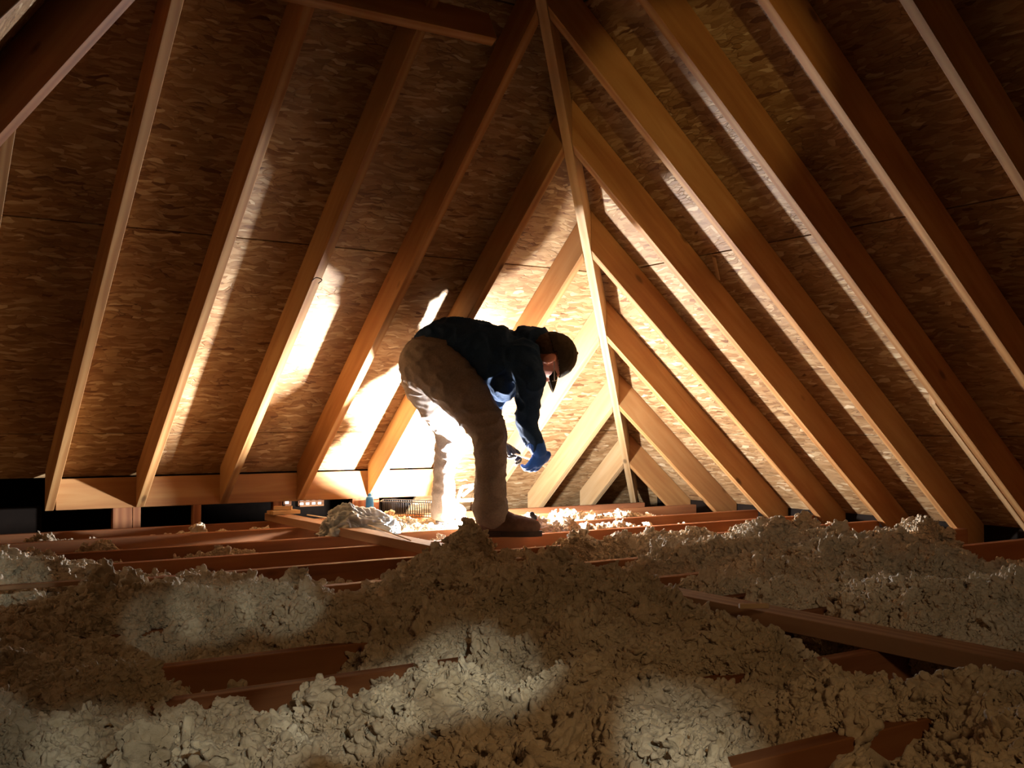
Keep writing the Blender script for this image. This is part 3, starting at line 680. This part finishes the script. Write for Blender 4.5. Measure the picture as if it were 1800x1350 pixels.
# shirt with hanging front
st = [(775, 612, 4.85, .125), (800, 608, 4.84, .128), (838, 618, 4.82, .138), (872, 632, 4.80, .158), (905, 634, 4.79, .146), (938, 622, 4.78, .088)]
shirt = [tor(st, 1.0, [1.22, 1.2, 1.2, 1.28, 1.35, 1.1]), ell_data(C(884, 668, 4.76), [R_ * .075, U_ * .095, F_ * .15]),
         T([C(925, 610, 4.78), C(945, 608, 4.77), C(958, 611, 4.765)], [.098, .086, .074], n=3, seg=18)]
for l in (arm_n, arm_f): shirt.append(T(*pts([(a, b, c, d * 1.02) for a, b, c, d in l[:-1]]), n=5, seg=16))
shirt += [ell_data(C(918, 632, 4.66), [R_ * .085, U_ * .09, F_ * .09]), ell_data(C(905, 632, 4.93), [R_ * .085, U_ * .09, F_ * .09])]
remesh('shirt', shirt, .0075, M_SHIRT, man, 3, wr=.012, wf=12, org=man.location)
# gloves
for nm, hh, lab, wr_, ar in (('glove', hn, 'bright blue work glove', wn, arm_n), ('glove', hf, 'black glove', wf, arm_f)):
    p, r = pts(ar[-2:]); cuff = T(p, [.040, .036], n=4, seg=14)
    remesh(nm, hh(1.12) + [cuff], .0045, M_GLOVE if ar is arm_n else M_BLACK, man, 2, org=wr_)['label'] = lab
# boots
def boot(heel, dirv, name='boot'):
    d = Vector(dirv).normalized(); s = Vector((-d.y, d.x, 0)); b = empty(name, heel); b.parent = man; b.matrix_parent_inverse = man.matrix_basis.inverted()
    h = Vector(heel)
    P = lambda a, z: h + d * a + Vector((0, 0, z))
    up = [T([P(.045, .052), P(.11, .052), P(.17, .050), P(.235, .043)], [.038, .040, .044, .036], n=5, seg=18, ref=s, asp=[.95, .95, 1.1, 1.1]),
          T([P(.055, .06), P(.055, .13), P(.048, .20)], [.046, .046, .050], n=5, seg=18), T([P(.08, .10), P(.15, .07)], [.035, .03], n=4, seg=12),
          T([P(.215, .042), P(.245, .042)], [.038, .032], n=3, seg=14, ref=s, asp=1.15)]
    remesh('upper', up, .005, M_BOOT, b, 3, wr=.0015, wf=35, org=h)
    out = []
    for i in range(28):
        t = 2 * math.pi * i / 28; a = .138 + .146 * math.cos(t); wv = .043 + .008 * math.cos(t); wv *= 1 - .22 * math.exp(-((a - .11) / .04) ** 2)
        out.append(P(a, 0) + s * wv * math.sin(t))
    vs = out + [v + Vector((0, 0, .024)) for v in out]; fs = [tuple(range(28)), tuple(range(55, 27, -1))] + [(i, (i + 1) % 28, 28 + (i + 1) % 28, 28 + i) for i in range(28)]
    link('sole', mesh('sole', vs, fs), M_SOLE, b)
    la = []
    for j in range(5):
        z = .105 + j * .016; a = .125 - j * .010
        la.append(T([P(a, z - .012) + s * -.026, P(a + .012, z) , P(a, z - .012) + s * .026], [.0025] * 3, n=4, seg=6))
    vs, fs = join(la); link('laces', mesh('laces', vs, fs), M_BLACK, b, smooth=True)
hb = C(838, 944, 4.61); hb.z = .001; boot(hb, (RT.x, RT.y, 0))
hb = C(770, 920, 5.20); hb.z = .001; boot(hb, (.80, .55, 0))

# ------------------------------------------------------------------ things lying about
# the tool in the gloves
tr = empty('hand_tool', C(905, 795, 4.9), label='black-handled cutting tool held between the two gloves', cat='tool')
vs, fs = join([T([C(888, 782, 4.95), C(897, 788, 4.93), C(905, 797, 4.91)], [.013, .014, .009], n=4, seg=10), T([C(886, 800, 4.95), C(898, 803, 4.93), C(906, 801, 4.91)], [.011, .011, .008], n=4, seg=10)])
link('handle', mesh('handle', vs, fs), M_BLACK, tr, smooth=True)
vs, fs = T([C(903, 797, 4.915), C(920, 803, 4.86), C(940, 810, 4.76)], [.007, .006, .005], n=4, seg=8, asp=.7); link('blade', mesh('blade', vs, fs), M_STEEL, tr, smooth=True)
# work lamp
lp = empty('work_light', (LAMP.x, LAMP.y, 0), label='small work lamp standing on the joists behind the near leg, lighting the roof', cat='lamp')
lb = Vector((LAMP.x - .0, LAMP.y - .05, 0))
vs, fs = join([T([lb + Vector((-.07, y_, +.0065)), lb + Vector((.07, y_, +.0065))], [.006, .006], n=2, seg=8) for y_ in (-.06, .06)] + [T([lb + Vector((x_, -.07, +.0065)), lb + Vector((x_, .07, +.0065))], [.006, .006], n=2, seg=8) for x_ in (-.06, .06)])
link('stand', mesh('stand', vs, fs), M_WIRE, lp, smooth=True)
lb = Vector((LAMP.x, LAMP.y, 0))
vs, fs = T([lb + Vector((0, 0, .012)), lb + Vector((0, 0, .028))], [.045, .045], n=2, seg=20, cap=False); hs = mesh('housing', vs, fs); bevel(hs, .003, 1); link('housing', hs, M_BLACK, lp)
vs, fs = T([lb + Vector((0, 0, .0285)), lb + Vector((0, 0, .034))], [.036, .034], n=2, seg=20, cap=False); link('lens', mesh('lens', vs, fs), M_LENS, lp)
# grey plastic bag
bm = bmesh.new(); bmesh.ops.create_icosphere(bm, subdivisions=6, radius=1)
bc = C(625, 930, 4.75); bc.z = .0
for v in bm.verts:
    p = v.co.copy(); z = p.z
    hgt = .105 * (1 - .35 * p.x if p.x > 0 else 1 + .0 * p.x)
    q = R_ * (p.x * (.155 if p.x < 0 else .185)) + Vector((F_.x, F_.y, 0)) * (p.y * .11) + Vector((0, 0, max(z, -.05) * hgt * 1.0))
    nn = p * 2.1 + Vector((3.1, .2, 5)); f = mn.noise(nn) * .035; r = (1 - abs(mn.noise(nn * 1.7 + mn.noise_vector(nn) * 1.3)) * 2) * .022 + (1 - abs(mn.noise(nn * 4.1 + mn.noise_vector(nn * 2))) * 2) * .008
    q += p * (f + r); q.z = max(q.z, .0005 + .0); v.co = q
me = bpy.data.meshes.new('plastic_bag'); bm.to_mesh(me); bm.free()
tag(link('plastic_bag', me, M_BAG, None, Matrix.Translation(bc), smooth=True), 'crumpled grey plastic bag lying on the joists left of the person', 'bag')
# wire basket
wb = empty('wire_basket', C(715, 915, 5.6), label='dark wire basket standing behind the bag, in front of the far lit window', cat='basket'); wb.location.z = 0
b0 = C(668, 913, 5.62); b1 = C(762, 911, 5.52); b0.z = b1.z = .004; dv = b1 - b0; bk = Vector((F_.x, F_.y, 0)) * .16
for z in (0, .075):
    vs, fs = T([b0 + Vector((0, 0, z)), b1 + Vector((0, 0, z)), b1 + bk + Vector((0, 0, z)), b0 + bk + Vector((0, 0, z)), b0 + Vector((0, 0, z))], [.0026] * 5, n=1, seg=6); link('rail', mesh('rail', vs, fs), M_WIRE, wb)
wm = mesh('wire', *T([Vector((0, 0, 0)), Vector((0, 0, .075))], [.0017] * 2, n=1, seg=5, ref=(1, 0, 0)))
for side in (Vector((0, 0, 0)), bk):
    for i in range(24): link('wire', wm, M_WIRE, wb, Matrix.Translation(b0 + side + dv * (i / 23)))
# wood blocks at the far end of the long board
q = C(470, 888, 1) - CAM
for i, (dx, dy, dz, L, rz, lab) in enumerate([(0, 0, .0385, .15, .1, 'flat wood offcut on the far end of the long board, lower of two'), (.0, .01, .0585, .09, -.5, 'small wood offcut lying on top of the flat one')]):
    c = Vector((1.965 + dx, 5.10 + dy, dz + .01)); v = Vector((math.cos(rz), math.sin(rz), 0)) * L / 2
    tag(board('wood_offcut', c - v, c + v, .07 if i == 0 else .03, .018, M_HIP), lab, 'offcut')
# triangular bracket behind the legs
br = empty('wood_bracket', C(818, 885, 5.6), label='orange-lit triangular wood bracket between the person\'s legs, far back', cat='bracket')
for a, b in (((803, 884, 5.6), (812, 856, 5.6)), ((812, 856, 5.6), (836, 852, 5.6)), ((803, 880, 5.6), (840, 878, 5.55)), ((812, 872, 5.6), (834, 854, 5.6))):
    board('strut', C(*a), C(*b), .018, .018, M_HIP, up=F_, parent=br)
# red and black marker beside the boot
mk = empty('marker', C(944, 930, 4.66), label='small red tool with a black cap standing by the toe of the near boot', cat='tool')
a, b, c = C(947, 932, 4.66), C(942, 914, 4.66), C(935, 904, 4.66)
vs, fs = T([a, b], [.009, .008], n=2, seg=12); link('handle', mesh('handle', vs, fs), M_RED, mk, smooth=True)
vs, fs = T([b + (c - b) * .3, c], [.011, .012], n=2, seg=12); link('cap', mesh('cap', vs, fs), M_BLACK, mk, smooth=True)
# blue plastic bit
bp = C(650, 874, 5.50)
vs, fs = join([T([bp + Vector((0, 0, -.10)), bp + Vector((0, 0, -.01))], [.022, .02], n=3, seg=14), T([bp + Vector((0, 0, .0)), bp + Vector((0, 0, .012))], [.010, .010], n=2, seg=12)])
tag(link('blue_bottle', mesh('blue_bottle', vs, fs), M_BLUE, smooth=True), 'small bright blue plastic bottle under the ledger beside the orange-lit rafter foot', 'bottle')
# cords
def cord(name, pp, r, lab, mat=M_CORD, cat='cord'):
    vs, fs = T(pp, [r] * len(pp), n=8, seg=8); tag(link(name, mesh(name, vs, fs), mat, smooth=True), lab, cat)
def onz(px, py, z):
    d = C(px, py, 1) - CAM; return CAM + d * ((z - CAM.z) / d.z)
cord('thin_cord', [onz(540, 905, .042), onz(600, 914, .042), onz(650, 924, .045), onz(690, 938, .045), onz(722, 950, .0425)], .003, 'thin pale cord curving along the long board in front of the bag')
cord('bent_strip', [onz(876, 998, .048), onz(892, 991, .05), onz(910, 986, .06), onz(928, 986, .06), onz(942, 993, .048)], .0075, 'short bent strip lying over the long board right of the highest heap', M_BRACE, 'strip')
cord('rafter_twig', [C(548, 494, 4.28), C(556, 488, 4.26), C(566, 492, 4.25), C(560, 498, 4.27)], .002, 'dark tangle of wire snagged on the wavy-edged rafter', M_WIRE, 'wire')
# scraps
def scrap(px, py, z, L, wd, ang, lab, mat=M_HIP, tilt=0, th=.012):
    c = onz(px, py, z); v = Vector((math.cos(ang), math.sin(ang), tilt)) * L / 2
    tag(board('wood_scrap', c - v, c + v, wd, th, mat), lab, 'scrap')
scrap(392, 1333, .055, .10, .016, -.35, 'thin wood scrap on the brightly lit insulation at the bottom left', M_HIP, .06)
scrap(30, 1031, .045, .40, .03, -.10, 'wood strip lying across the lit insulation at the left frame edge', M_BRACE)
scrap(1325, 1065, .06, .07, .012, -.5, 'tiny wood chip on the long board at the right')
# splinter hanging from the right slope
a = C(1257, 452, 3.6)
def on_right(px, py, off):
    d = C(px, py, 1) - CAM; t = (CZ + S2 * CX + PV - off - CAM.z) / (d.x * S2 + d.z); return CAM + d * t
tag(board('osb_splinter', on_right(1255, 452, .006), on_right(1263, 492, .02), .018, .003, M_HIP, up=(-.6, 0, -.8)), 'loose splinter hanging from the sheathing on the right hand slope', 'splinter')
